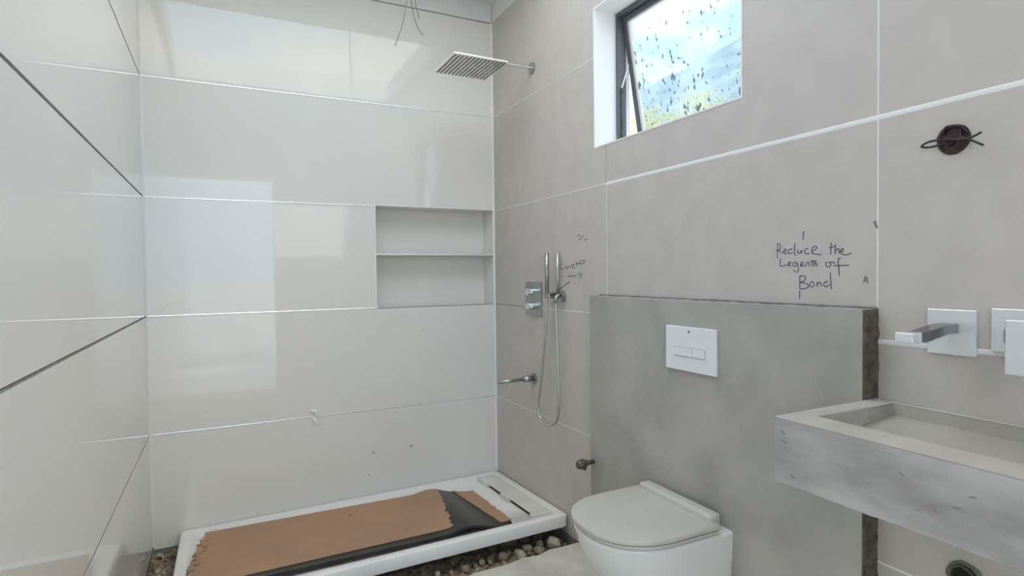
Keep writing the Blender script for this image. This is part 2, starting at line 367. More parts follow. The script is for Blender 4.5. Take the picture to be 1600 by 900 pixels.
# niche lining
link('niche_panel', B(NX0, NX1, ND, ND + 0.008, NZ0, NZ1), 'gloss', wall_back)
link('niche_panel', B(NX0 - 0.008, NX0, 0.001, ND, NZ0 - 0.008, NZ1 + 0.008), 'gloss', wall_back)
link('niche_panel', B(NX1, NX1 + 0.006, 0.001, ND, NZ0 - 0.008, NZ1 + 0.008), 'gloss', wall_back)
link('niche_panel', B(NX0, NX1, 0.001, ND, NZ0 - 0.008, NZ0), 'gloss', wall_back)
link('niche_panel', B(NX0, NX1, 0.001, ND, NZ1, NZ1 + 0.008), 'gloss', wall_back)
link('niche_shelf', B(NX0, NX1, 0.0, ND, 1.512, 1.524, bevel=0.001, seg=1), 'gloss', wall_back)
link('niche_trim', B(NX0 - 0.008, NX0, -0.002, 0.006, NZ0 - 0.008, NZ1 + 0.008, bevel=0.001, seg=1), 'trim_white', wall_back)
link('niche_trim', B(NX1 - 0.002, NX1 + 0.004, -0.0035, 0.006, NZ0 - 0.008, NZ1 + 0.008, bevel=0.001, seg=1), 'trim_white', wall_back)
link('niche_trim', B(NX0, NX1, -0.002, 0.006, NZ1, NZ1 + 0.008, bevel=0.001, seg=1), 'trim_white', wall_back)
link('niche_trim', B(NX0, NX1, -0.002, 0.006, NZ0 - 0.007, NZ0, bevel=0.001, seg=1), 'silver', wall_back)
link('niche_trim', B(NX0, NX1, -0.002, 0.004, 1.512, 1.5245, bevel=0.001, seg=1), 'silver', wall_back)
# drilled marks and a bent clip in the lowest joint
for x, z, r in ((-0.805, 0.345, 0.006), (-0.575, 0.352, 0.006), (-0.832, 0.215, 0.004), (-0.49, 1.05, 0.003)):
    bm = bmesh.new(); tube(bm, [(x, -0.001, z), (x, 0.001, z)], r, 10)
    link('drill_mark', bm, 'grout_dark', wall_back)

# ---- wall_left
bm = bmesh.new(); box(bm, -W - 0.22, -W - TH, REAR - 0.2, 0.25, -0.25, CEIL)
wall_left = link('wall_left', bm, 'grout')
tag(wall_left, 'left wall clad in large glossy white tiles', kind='structure')
for z0, z1 in rows:
    link('tile', B(-W - TH, -W, REAR, -0.002, z0 + G + 0.0008, z1 - G - 0.0008, bevel=0.0012, seg=1), 'gloss', wall_left)
for z in (0.6, 1.2, 1.8, 2.4):
    strip_h('joint_strip', wall_left, 'left', REAR, -0.004, z, 0.0058 if z > 1 else 0.0035, -0.002, 'grout')
link('plaster_band', B(-W - TH, -W - 0.002, REAR, 0.0, 3.004, CEIL), 'ceil', wall_left)

# ---- wall_right with window opening
WY0, WY1, WZ0, WZ1 = -2.0, -1.132, 1.977, 2.63
OUT = 0.205
bm = bmesh.new()
box(bm, TH, OUT, REAR - 0.2, WY0, -0.25, CEIL); box(bm, TH, OUT, WY1, 0.0, -0.25, CEIL)
box(bm, TH, OUT, WY0, WY1, -0.25, WZ0); box(bm, TH, OUT, WY0, WY1, WZ1, CEIL)
wall_right = link('wall_right', bm, 'grout')
tag(wall_right, 'window wall clad in large matte taupe tiles', kind='structure')
C1, C2, C3 = -1.227, -2.451, -3.675
BY0, BY1, BZ, BD = -2.449, -1.17, 1.287, 0.06      # plastered cistern box
g = 0.0016
def rtile(pts):
    o = link('tile', prism(pts, 0.0, TH, 'x'), 'matte', wall_right); return o
def rrect(y0, y1, z0, z1): rtile([(y0 + g, z0 + g), (y1 - g, z0 + g), (y1 - g, z1 - g), (y0 + g, z1 - g)])
rrect(C1, -0.002, 1.2, 1.8); rrect(C3, C2, 1.2, 1.8); rrect(REAR, C3, 1.2, 1.8); rrect(C2, C1, BZ + 0.002, 1.8)
rrect(BY1 - 0.01, -0.002, 0.6, 1.2); rrect(BY1 - 0.01, -0.002, 0.035, 0.6)
for z0, z1 in ((0.6, 1.2), (0.035, 0.6)): rrect(C3, C2, z0, z1); rrect(REAR, C3, z0, z1)
for z0, z1 in ((1.8, 2.4), (2.4, 3.0)): rrect(C3, C2, z0, z1); rrect(REAR, C3, z0, z1)
rtile([(-0.002, 1.8 + g), (-0.002, 2.4 - g), (WY1, 2.4 - g), (WY1, WZ0), (C1 + g, WZ0), (C1 + g, 1.8 + g)])
rtile([(C1 - g, 1.8 + g), (C1 - g, WZ0), (WY0, WZ0), (WY0, 2.4 - g), (C2 + g, 2.4 - g), (C2 + g, 1.8 + g)])
rtile([(-0.002, 2.4 + g), (-0.002, 3.0), (C1 + g, 3.0), (C1 + g, WZ1), (WY1, WZ1), (WY1, 2.4 + g)])
rtile([(C1 - g, 3.0), (C2 + g, 3.0), (C2 + g, 2.4 + g), (WY0, 2.4 + g), (WY0, WZ1), (C1 - g, WZ1)])
link('plaster_band', B(0.002, TH, REAR, 0.0, 3.004, CEIL), 'ceil', wall_right)
def rstrip(a0, a1, z, w, m_='trim_white'): strip_h('trim_strip', wall_right, 'right', a0, a1, z, w, 0.0012, m_)
rstrip(C1, -0.004, 1.8, 0.0045); rstrip(REAR, C1, 1.8, 0.0135)
rstrip(WY1 + 0.003, -0.004, 2.4, 0.004)
rstrip(REAR, C2, 1.2, 0.013); rstrip(BY1, -0.6, 1.2, 0.004); rstrip(BY1, -0.01, 0.6, 0.003); rstrip(REAR, C2, 0.6, 0.006)
for z0, z1 in ((1.806, 3.0), (1.29, 1.794)):
    link('joint_strip', B(-0.0006, TH, C2 - 0.0018, C2 + 0.0018, z0, z1), 'trim_white', wall_right)
link('joint_strip', B(-0.0004, TH, C1 - 0.0014, C1 + 0.0014, 1.29, 1.796), 'trim_white', wall_right)
strokes('handwriting', NOTE_BOND, 'ink', wall_right, 0.00135)
strokes('handwriting', NOTE_SHOWER, 'pencil', wall_right, 0.0021)
for (y, z, pts) in ((-2.446, 1.517, [(0.008, 0.004), (0, 0.010), (-0.006, -0.012), (-0.001, -0.012)]),
                    (-2.418, 1.366, [(0.007, -0.008), (0.002, 0.010), (-0.006, 0.008), (-0.009, -0.012), (-0.002, -0.004)])):
    link('chip_mark', prism([(y + a, z + b) for a, b in pts], -0.0006, 0.001, 'x'), 'grout_dark', wall_right)
# reveal lining
RV = 0.124
def reveal(bm): return link('reveal', bm, 'reveal', wall_right)
reveal(B(-0.0015, OUT, WY1 - 0.006, WY1, WZ0, WZ1)); reveal(B(-0.0015, OUT, WY0, WY0 + 0.006, WZ0, WZ1))
reveal(B(-0.0015, OUT, WY0 + 0.006, WY1 - 0.006, WZ1 - 0.006, WZ1)); reveal(B(-0.0015, OUT, WY0 + 0.006, WY1 - 0.006, WZ0, WZ0 + 0.006))

# ---- plastered cistern box on the right wall
bm = bmesh.new(); n = 40
top = [(BY1 + (BY0 - BY1) * i / n, BZ + 0.004 * mnoise.noise(Vector((i * 0.7, 2, 0)))) for i in range(n + 1)]
prism([(BY1, -0.1), (BY0 + 0.001, -0.1)] + [(max(y, BY0 + 0.001), z) for y, z in top[::-1]], -BD, TH, 'x', bm)
cbox = link('trim_1', bm, 'plaster')
tag(cbox, 'grey cement plastered panel boxed out behind the toilet', kind='structure')
# raw broken basin-side edge, shade painted into its brown; ragged line along the top
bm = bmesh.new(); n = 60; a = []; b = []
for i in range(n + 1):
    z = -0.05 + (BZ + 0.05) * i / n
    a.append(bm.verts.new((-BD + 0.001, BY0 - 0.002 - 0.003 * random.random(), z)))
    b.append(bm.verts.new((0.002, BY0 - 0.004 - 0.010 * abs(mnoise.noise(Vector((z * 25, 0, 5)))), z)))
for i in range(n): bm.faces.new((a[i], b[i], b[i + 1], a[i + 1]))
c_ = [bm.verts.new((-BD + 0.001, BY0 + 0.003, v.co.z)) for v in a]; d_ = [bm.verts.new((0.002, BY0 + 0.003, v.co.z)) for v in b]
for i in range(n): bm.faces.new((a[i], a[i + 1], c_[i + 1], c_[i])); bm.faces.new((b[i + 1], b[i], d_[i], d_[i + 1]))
link('raw_shaded_edge', bm, 'raw', cbox)
bm = bmesh.new(); n = 70; lo_ = []; hi_ = []
for i in range(n + 1):
    y = BY1 + (BY0 - BY1) * i / n
    w = 0.0015 + 0.004 * abs(mnoise.noise(Vector((i * 0.35, 7, 1))))
    lo_.append((y, BZ - 0.002)); hi_.append((y, BZ + 0.003 + w))
prism(lo_ + hi_[::-1], -0.006, 0.004, 'x', bm)
link('ragged_joint', bm, 'grout_dark', cbox)

# ---- wall_rear with doorway behind the camera
DX0, DX1, DZ = -W, -1.03, 2.53
bm = bmesh.new()
box(bm, -0.93, 0.2, REAR - 0.2, REAR, -0.25, DZ)
box(bm, DX0 - 0.2, 0.2, REAR - 0.2, REAR, DZ, CEIL)
box(bm, DX1, -0.93, REAR - 0.2, REAR, -0.25, DZ)
wall_rear = link('wall_rear', bm, 'wallwhite')
tag(wall_rear, 'white rear wall with open doorways', kind='structure')
portal('door_daylight_portal', ((DX0 + DX1) / 2, REAR - 0.22, 1.28), (math.radians(90), 0, math.radians(180)), 0.95, 2.6)
portal('added_roof_portal', ((LX0 + LX1) / 2, (LY0 + LY1) / 2, CEIL + 0.21), (0, 0, 0), LX1 - LX0, LY1 - LY0)  # guides sky sampling through the added roof opening
portal('window_daylight_portal', (0.30, -1.566, 2.3), (0, math.radians(90), 0), 0.8, 0.95)

# ------------------------------------------------------------------ window_1: top hung sash, swung outward
win = empty('window_1', (RV, (WY0 + WY1) / 2, WZ0))
tag(win, 'dark framed top hung window with splashed glass, swung outward', kind='structure')
y0, y1, z0, z1 = WY0 + 0.007, WY1 - 0.007, WZ0 + 0.007, WZ1 - 0.007
bm = bmesh.new(); f = 0.012
box(bm, RV, RV + 0.05, y0, y0 + f, z0, z1); box(bm, RV, RV + 0.05, y1 - f, y1, z0, z1)
box(bm, RV, RV + 0.05, y0 + f, y1 - f, z1 - 0.016, z1); box(bm, RV, RV + 0.05, y0 + f, y1 - f, z0, z0 + 0.012)
link('window_frame', bm, 'alu_dark', win)
ang = math.radians(9.5)
hx, hz = RV + 0.026, z1 - 0.020
def sw(x, y, z):   # sash local (x outward, z from hinge downwards negative) -> world
    return (hx + x * math.cos(ang) - z * math.sin(ang), y, hz + z * math.cos(ang) + x * math.sin(ang))
def sbox(bm, x0, x1, a0, a1, c0, c1):
    n0 = len(bm.verts); box(bm, x0, x1, a0, a1, c0, c1); bm.verts.ensure_lookup_table()
    for v in bm.verts[n0:]: v.co = sw(*v.co)
H = 0.60; s0, s1 = y0 + 0.015, y1 - 0.015; fw_ = 0.020
bm = bmesh.new()
sbox(bm, 0, 0.034, s0, s0 + fw_, -H, 0); sbox(bm, 0, 0.034, s1 - fw_, s1, -H, 0)
sbox(bm, 0, 0.034, s0 + fw_, s1 - fw_, -fw_, 0); sbox(bm, 0, 0.034, s0 + fw_, s1 - fw_, -H, -H + fw_)
sash = link('sash_frame', bm, 'alu_dark', win)
bm = bmesh.new(); sbox(bm, 0.014, 0.018, s0 + fw_ - 0.004, s1 - fw_ + 0.004, -H + fw_ - 0.004, -fw_ + 0.004)
link('pane', bm, 'glass', sash)
bm = bmesh.new()
for a0, a1, c0, c1 in ((s1 - fw_ - 0.016, s1 - fw_, -H + fw_, -fw_), (s0 + fw_, s0 + fw_ + 0.010, -H + fw_, -fw_), (s0 + fw_, s1 - fw_, -fw_ - 0.008, -fw_)):
    sbox(bm, 0.010, 0.024, a0, a1, c0, c1)
link('glazing_bead', bm, 'trim_white', sash)
bm = bmesh.new(); sbox(bm, -0.014, 0.0, (s0 + s1) / 2 - 0.06, (s0 + s1) / 2 + 0.06, -H + 0.004, -H + 0.016)
link('handle', bm, 'alu_dark', sash)
# stay arms
for yy in (y1 - 0.016, y0 + 0.016):
    bm = bmesh.new(); box(bm, RV + 0.018, RV + 0.024, yy - 0.003, yy + 0.003, z0 + 0.01, z0 + 0.29)
    link('stay_arm', bm, 'raw', win)
    bm = bmesh.new(); tube(bm, [(RV + 0.021, yy, z0 + 0.29), sw(0.012, yy, -0.20)], 0.004, 8)
    link('stay_link', bm, 'trim_white', win)

# ------------------------------------------------------------------ shower tray (tilted on its rubble bed)
def tp(x, y, off=0.0): return (x, y, 0.111 + off - 0.0398 * y + 0.0117 * x)
tray = empty('shower_tray', tp(-0.9, -0.44, -0.068))
tag(tray, 'long white acrylic shower tray set on rubble along the back wall', 'shower tray')
X0, X1, Y0, Y1 = -1.80, -0.006, -0.88, -0.003
def rect(x0, x1, y0, y1, off, r, n=6):
    out = []
    for (cx, cy, a0) in ((x1 - r, y1 - r, 0), (x0 + r, y1 - r, 90), (x0 + r, y0 + r, 180), (x1 - r, y0 + r, 270)):
        for i in range(n + 1):
            a = math.radians(a0 + 90 * i / n)
            out.append(tp(cx + r * math.cos(a), cy + r * math.sin(a), off))
    return out
bm = bmesh.new()
R_ = [rect(X0 + .02, X1 - .02, Y0 + .02, Y1 - .02, -0.066, .02), rect(X0 + .003, X1 - .002, Y0 + .004, Y1, -0.064, .018), rect(X0, X1, Y0, Y1, -0.008, .018),
      rect(X0 + .003, X1 - .003, Y0 + .003, Y1 - .003, -0.002, .018), rect(X0 + .008, X1 - .008, Y0 + .008, Y1 - .008, 0, .018),
      rect(X0 + .045, X1 - .045, Y0 + .045, Y1 - .045, 0, .025), rect(X0 + .052, X1 - .052, Y0 + .052, Y1 - .052, -0.004, .025),
      rect(X0 + .075, X1 - .07, Y0 + .075, Y1 - .075, -0.020, .03), rect(X0 + .3, X1 - .25, Y0 + .3, Y1 - .3, -0.024, .03)]
loft(bm, R_)
o = link('tray_body', bm, 'acrylic', tray, smooth=True)
md = o.modifiers.new('edges', 'EDGE_SPLIT'); md.split_angle = math.radians(50)
# drain cover across the right end with two drain slots
bm = bmesh.new()
def tbox(bm, x0, x1, y0, y1, a, b, bev=0):
    n0 = len(bm.verts); box(bm, x0, x1, y0, y1, a, b, bevel=bev)
    bm.verts.ensure_lookup_table()
    for v in bm.verts[n0:]: v.co = tp(v.co.x, v.co.y, v.co.z)
tbox(bm, -0.166, -0.062, -0.815, -0.075, -0.003, 0.005, 0.003)
for a, b in ((-0.815, -0.772), (-0.515, -0.415), (-0.222, -0.075)): tbox(bm, -0.176, -0.062, a, b, -0.022, 0.003, 0.003)
cover = link('drain_cover', bm, 'acrylic_dusty', tray)
for a, b in ((-0.770, -0.517), (-0.413, -0.224)):
    bm = bmesh.new(); tbox(bm, -0.156, -0.07, a, b, -0.0215, -0.0035); link('drain_slot', bm, 'dark', cover)

# ------------------------------------------------------------------ torn protective board lying in the tray
brd = empty('protective_board', tp(-1.0, -0.45, -0.016))
tag(brd, 'torn brown hardboard sheet on black film lying in the shower tray', 'board')
def bz(x, y):   # height of the sheet over the rim plane; right end rolls and curls
    h = 0.010
    t = max(0.0, min(1.0, (x + 0.62) / 0.34))
    h += 0.016 * math.sin(t * math.pi * 1.9) - 0.016 * t * t * (1 - 0.5 * t)
    return h
def sheet(poly_top, poly_bot, nx, ny, off, thick, jag0=0, jag1=0, seed=0):
    """ruled sheet between two edge polylines (x,y), follows bz()"""
    rnd = random.Random(seed)
    def at(poly, t):
        s = t * (len(poly) - 1); i = min(int(s), len(poly) - 2); u = s - i
        return Vector(poly[i]).lerp(Vector(poly[i + 1]), u)
    bm = bmesh.new(); G_ = []
    js = [rnd.uniform(-1, 1) for _ in range(ny + 1)]; je = [rnd.uniform(-1, 1) for _ in range(ny + 1)]
    for i in range(nx + 1):
        r = []
        for j in range(ny + 1):
            a = at(poly_top, i / nx); b = at(poly_bot, i / nx); p = a.lerp(b, j / ny)
            if i == 0: p.x += jag0 * js[j]
            if i == nx: p.x += jag1 * je[j]
            r.append(p)
        G_.append(r)
    for lvl in (0, 1):
        V = [[bm.verts.new(tp(p.x, p.y, bz(p.x, p.y) + off - lvl * thick)) for p in r] for r in G_]
        for i in range(nx):
            for j in range(ny): bm.faces.new((V[i][j], V[i + 1][j], V[i + 1][j + 1], V[i][j + 1]))
        if lvl == 0: T = V
        else: Bt = V
    per = [(i, 0) for i in range(nx + 1)] + [(nx, j) for j in range(1, ny + 1)] + [(i, ny) for i in range(nx - 1, -1, -1)] + [(0, j) for j in range(ny - 1, 0, -1)]
    for q in range(len(per)):
        a, b = per[q], per[(q + 1) % len(per)]
        bm.faces.new((T[a[0]][a[1]], T[b[0]][b[1]], Bt[b[0]][b[1]], Bt[a[0]][a[1]]))
    return bm
link('film_backing', sheet([(-1.685, -0.14), (-0.47, -0.183), (-0.335, -0.215)], [(-1.77, -0.775), (-0.75, -0.800), (-0.285, -0.790)], 60, 14, -0.003, 0.014, 0.006, 0.004, 2), 'black', brd)
link('board_sheet', sheet([(-1.690, -0.131), (-0.47, -0.190)], [(-1.76, -0.735), (-0.595, -0.742)], 60, 40, 0.0015, 0.004, 0.009, 0.010, 5), 'board', brd)
link('board_flap', sheet([(-0.385, -0.190), (-0.285, -0.270)], [(-0.335, -0.760), (-0.285, -0.775)], 10, 22, 0.0012, 0.004, 0.003, 0.004, 8), 'board', brd)
for i in range(16):
    y = -0.24 - i * 0.022 + random.uniform(-.02, .02); x = -1.685 - (abs(y) - 0.13) * 0.11 + random.uniform(-.012, .03)
    s = random.uniform(0.006, 0.017); bm = bmesh.new()
    bmesh.ops.create_icosphere(bm, subdivisions=1, radius=1)
    for v in bm.verts:
        q = tp(x + v.co.x * s * random.uniform(.5, 1.1), y + v.co.y * s * random.uniform(.5, 1.2), 0.012 + v.co.z * 0.004); v.co = q
    link('torn_scrap', bm, 'board_torn', brd)
bm = bmesh.new()
for v in bmesh.ops.create_icosphere(bm, subdivisions=1, radius=1)['verts']:
    v.co = tp(-0.999 + v.co.x * 0.016, -0.30 + v.co.y * 0.008, 0.0115 + v.co.z * 0.0015)
link('stain_spot', bm, 'black', brd)

# ------------------------------------------------------------------ rubble stones in the pit
def stone_mesh(seed):
    rnd = random.Random(seed); bm = bmesh.new()
    bmesh.ops.create_icosphere(bm, subdivisions=2, radius=1)
    off = Vector((rnd.uniform(-9, 9), rnd.uniform(-9, 9), rnd.uniform(-9, 9)))
    sc = (1, rnd.uniform(.7, 1.0), rnd.uniform(.55, .9))
    for v in bm.verts:
        k_ = 1 + 0.28 * mnoise.noise(v.co * 1.3 + off) + 0.10 * mnoise.noise(v.co * 3.1 + off)
        v.co = Vector((v.co.x * sc[0], v.co.y * sc[1], v.co.z * sc[2])) * k_
    me = bpy.data.meshes.new('rubble_stone'); bm.to_mesh(me); bm.free()
    for p in me.polygons: p.use_smooth = False
    return me
stones = [stone_mesh(s) for s in range(6)]
for i, me in enumerate(stones): me.materials.append(M['stone'] if i % 3 else M['stone2'])
def stone(x, y, r, label, group=None, k_=None):
    me = random.choice(stones) if k_ is None else stones[k_]
    o = bpy.data.objects.new('rubble_stone', me); COL.objects.link(o)
    o.scale = (r, r, r); o.location = (x, y, -0.016 + r * 0.62)
    o.rotation_euler = (random.uniform(-.4, .4), random.uniform(-.4, .4), random.uniform(0, 6.28))
    tag(o, label, 'stone', group); return o
stone(-0.095, -0.880, 0.046, 'pale rounded rubble stone nearest the right wall under the tray front', k_=1)
stone(-0.195, -0.905, 0.034, 'brown rubble stone wedged beside the large pale stone under the tray front', k_=0)
stone(-0.300, -0.915, 0.036, 'low pale rubble stone lying against the broken slab edge', k_=2)
taken = [(-0.095, -0.880, .046), (-0.195, -0.905, .034), (-0.300, -0.915, .036)]
tries = 0
while len(taken) < 62 and tries < 4000:
    tries += 1
    x = random.uniform(-1.12, -0.03); r = random.uniform(0.012, 0.030); y = slab_edge(x) + random.uniform(r + 0.012, 0.15)
    if all((x - a) ** 2 + (y - b_) ** 2 > (0.95 * (r + q)) ** 2 for a, b_, q in taken):
        taken.append((x, y, r)); q_ = random.choice((0, 0, 0, 1, 2, 3, 3))
        stone(x, y, r, 'small %s rubble stone in the gap below the tray front edge' % ('pale' if q_ % 3 else 'brown'), ('pale' if q_ % 3 else 'brown') + ' rubble stones under the tray front', q_)
for i in range(16):
    o = stone(random.uniform(-W + .015, -1.83), random.uniform(-0.5, -0.02), random.uniform(0.008, 0.019), 'small mortar crumb in the left corner between tray and wall', 'mortar crumbs in the left corner')
    o.location.z += 0.012; o['category'] = 'rubble'; o.name = 'mortar_crumb'

# ------------------------------------------------------------------ toilet
toi = empty('toilet', (-BD, -1.80, 0.14))
tag(toi, 'white wall hung toilet with closed cream lid below the flush plate', 'toilet')
CY = -1.80
def dshape(front, back, half, z, n=28, p=2.35, cy=CY):
    """D outline: straight sides from the wall, rounded front"""
    mid = back - (back - front) * 0.42
    pts = [(back, cy + half, z)]
    for i in range(n + 1):
        a = math.pi / 2 * (1 - 2 * i / n)
        c, s = math.cos(a), math.sin(a)
        xx = mid - (mid - front) * (abs(c) ** (2 / p)); yy = cy + half * math.copysign(abs(s) ** (2 / p), s)
        pts.append((xx, yy, z))
    pts.append((back, cy - half, z))
    return pts
bm = bmesh.new(); bk = -BD
loft(bm, [dshape(bk - .13, bk, .12, .14), dshape(bk - .19, bk, .145, .145), dshape(bk - .26, bk, .165, .19), dshape(bk - .335, bk, .185, .28),
          dshape(bk - .395, bk, .202, .37), dshape(bk - .437, bk, .208, .45), dshape(bk - .455, bk, .210, .505), dshape(bk - .455, bk, .210, .512), dshape(bk - .449, bk, .205, .517)])
o = link('bowl', bm, 'ceramic', toi, smooth=True)
md = o.modifiers.new('edges', 'EDGE_SPLIT'); md.split_angle = math.radians(55)
def slab(front, back, half, za, zb, r):
    bm = bmesh.new()
    loft(bm, [dshape(front + r, back - r, half - r, za), dshape(front, back, half, za + r), dshape(front, back, half, zb - r),
              dshape(front + r * .4, back - r * .4, half - r * .4, zb - r * .25), dshape(front + r * 1.4, back - r, half - r * 1.4, zb), dshape(front + .12, back - .06, half - .1, zb + .003)])
    return bm
o = link('seat', slab(-.513, -.12, .207, .519, .531, .003), 'lid', toi, smooth=True)
md = o.modifiers.new('edges', 'EDGE_SPLIT'); md.split_angle = math.radians(45)
o = link('lid', slab(-.522, -.115, .211, .534, .551, .004), 'lid', toi, smooth=True)
md = o.modifiers.new('edges', 'EDGE_SPLIT'); md.split_angle = math.radians(45)
link('hinge_bar', B(-.135, -.082, CY - .180, CY + .190, .518, .573, bevel=0.011, seg=3), 'lid', toi, smooth=True)
# ------------------------------------------------------------------ flush plate
fp = empty('flush_plate', (-BD, -1.824, 1.03))
tag(fp, 'white dual flush plate on the grey plaster panel above the toilet', 'flush plate')
link('plate', B(-BD - .013, -BD, -1.948, -1.699, 1.030, 1.193, bevel=0.003), 'plate_white', fp)
link('button_frame', B(-BD - .0142, -BD - .012, -1.902, -1.746, 1.083, 1.117), 'hose', fp)
bt = link('flush_button', B(-BD - .017, -BD - .013, -1.900, -1.842, 1.085, 1.115, bevel=0.0015), 'plate_white', fp)
link('flush_button', B(-BD - .017, -BD - .013, -1.840, -1.748, 1.085, 1.115, bevel=0.0015), 'plate_white', fp)
bm = bmesh.new(); tube(bm, [(-BD - .0145, -1.822, 1.176), (-BD - .012, -1.822, 1.176)], 0.005, 12); link('screw_hole', bm, 'grout_dark', fp)

# ------------------------------------------------------------------ wash basin (cast box on the wall)
bas = empty('wash_basin', (0, -2.87, 0.895))
tag(bas, 'rough grey concrete trough basin cantilevered from the right wall', 'basin')
SX, SY0, SY1, SZ0, SZ1 = -0.402, -3.28, -2.4505, 0.895, 1.047
IX0, IX1, IY1, IY0 = -0.318, -0.016, -2.502, -3.20
bm = bmesh.new(); n = 40
# front apron with slightly ragged lower edge
fr = [(SY1 + (SY0 - SY1) * i / n, SZ0 - 0.004 + 0.006 * mnoise.noise(Vector((i * 0.6, 1, 8)))) for i in range(n + 1)]
prism([(SY1, SZ1 - .004), *fr, (SY0, SZ1 - .004)], SX, IX0, 'x', bm)
link('apron', bm, 'basin', bas)
bm = bmesh.new(); box(bm, IX0, 0.0, IY1, SY1, SZ0 + .002, SZ1 - .004); link('end_block', bm, 'basin', bas)
bm = bmesh.new(); box(bm, IX0, 0.0, SY0, IY0, SZ0 + .002, SZ1 - .004); link('end_block', bm, 'basin', bas)
bm = bmesh.new()
def ringtop(z, i): return [(SX + i, SY1 - i, z), (-0.0005, SY1 - i, z), (-0.0005, SY0 + i, z), (SX + i, SY0 + i, z)]
def ringin(z, i=0): return [(IX0 - i, IY1 + i, z), (IX1 + min(i, .01), IY1 + i, z), (IX1 + min(i, .01), IY0 - i, z), (IX0 - i, IY0 - i, z)]
loft(bm, [ringtop(SZ1 - .0045, 0), ringtop(SZ1 - .001, .0), ringtop(SZ1, .003), ringin(SZ1, .003), ringin(SZ1 - .003), ringin(SZ1 - .0045)], False, False)
link('rim', bm, 'basin_top', bas)
bm = bmesh.new()
fl = [(IX0, IY1, .985), (IX1, IY1, 1.014), (IX1, IY0, 1.004), (IX0, IY0, .975)]
loft(bm, [[(x, y, z) for x, y, z in fl], [(x, y, .938) for x, y, z in fl]])
link('basin_floor', bm, 'basin_in', bas)
link('back_lip', B(IX1, 0.0, IY0, IY1, SZ0 + .002, SZ1 - .004), 'basin_in', bas)
link('underside', B(IX0, IX1, IY0, IY1, SZ0 + .002, .937), 'basin', bas)

# chips and trowel scratches on the apron
for (y, z, w, h, a) in ((-2.475, 1.012, .014, .005, -.6), (-2.478, .99, .018, .004, -.3), (-2.50, .915, .016, .004, -.4), (-2.74, .995, .014, .004, -.5), (-2.80, .945, .013, .004, -.9), (-2.835, .962, .02, .003, .1), (-2.77, .935, .007, .003, -.3), (-2.86, .99, .014, .003, .2)):
    pts = [(math.cos(t) * w / 2 * (1 + .3 * math.sin(3 * t)), math.sin(t) * h / 2) for t in [2 * math.pi * q / 9 for q in range(9)]]
    pts = [(y - (p[0] * math.cos(a) - p[1] * math.sin(a)), z + p[0] * math.sin(a) + p[1] * math.cos(a)) for p in pts]
    link('scratch', prism(pts, SX - .0006, SX + .001, 'x'), 'grout_dark', bas)

# ------------------------------------------------------------------ basin spout with square plate
sp = empty('basin_spout', (0, -2.63, 1.24))
tag(sp, 'square chrome wall spout plate with short spout above the basin', 'tap')
link('plate', B(-.010, -.001, -2.683, -2.579, 1.186, 1.295, bevel=0.001, seg=1), 'chrome_film', sp)
bm = bmesh.new()
prof = [(-.008, 1.262, 1.240), (-.05, 1.262, 1.240), (-.14, 1.250, 1.226), (-.165, 1.248, 1.229)]
loft(bm, [[(x, -2.648, zt), (x, -2.612, zt), (x, -2.612, zb), (x, -2.648, zb)] for x, zt, zb in prof])
link('spout_arm', bm, 'chrome_shade', sp)
link('spout_tip', B(-.200, -.163, -2.650, -2.610, 1.226, 1.250, bevel=0.003), 'chrome_film', sp)
mx = empty('basin_mixer', (0, -2.77, 1.24))
tag(mx, 'square chrome mixer plate and lever block at the right edge above the basin', 'tap')
link('plate', B(-.010, -.001, -2.830, -2.713, 1.204, 1.302, bevel=0.001, seg=1), 'chrome_film', mx)
link('shaft', B(-.05, -.009, -2.790, -2.752, 1.228, 1.262, bevel=0.004), 'chrome_dull', mx)
link('lever', B(-.068, -.048, -2.84, -2.763, 1.163, 1.283, bevel=0.003), 'chrome_film', mx)

# drain outlet in the wall below the basin
dr = empty('drain_outlet', (0, -2.66, 0.655))
tag(dr, 'broken dark drain pipe hole in the wall below the basin', 'drain')
def ring(bm, c, r0, r1, x0, x1, n=24, jag=0):
    A = []
    for i in range(n):
        t = 2 * math.pi * i / n; j = 1 + random.uniform(-jag, jag)
        cy, cz = c[1] + math.cos(t), c[2] + math.sin(t)
        A.append([(x0, c[1] + r0 * math.cos(t), c[2] + r0 * math.sin(t)), (x1, c[1] + r0 * j * math.cos(t), c[2] + r0 * j * math.sin(t)), (x1, c[1] + r1 * j * math.cos(t), c[2] + r1 * j * math.sin(t)), (x0, c[1] + r1 * math.cos(t), c[2] + r1 * math.sin(t))])
    V = [[bm.verts.new(p) for p in q] for q in A]
    for i in range(n):
        a, b = V[i], V[(i + 1) % n]
        for k_ in range(4): bm.faces.new((a[k_], a[(k_ + 1) % 4], b[(k_ + 1) % 4], b[k_]))
    return bm
link('pipe_rim', ring(bmesh.new(), (0, -2.66, .655), .024, .028, .004, -.014, jag=.04), 'raw', dr)
link('broken_edge', ring(bmesh.new(), (0, -2.66, .655), .028, .038, .002, -.003, jag=.12), 'grout_dark', dr)
bm = bmesh.new(); tube(bm, [(-.001, -2.66, .655), (.004, -2.66, .655)], .0245, 20); link('pipe_bore', bm, 'dark', dr)

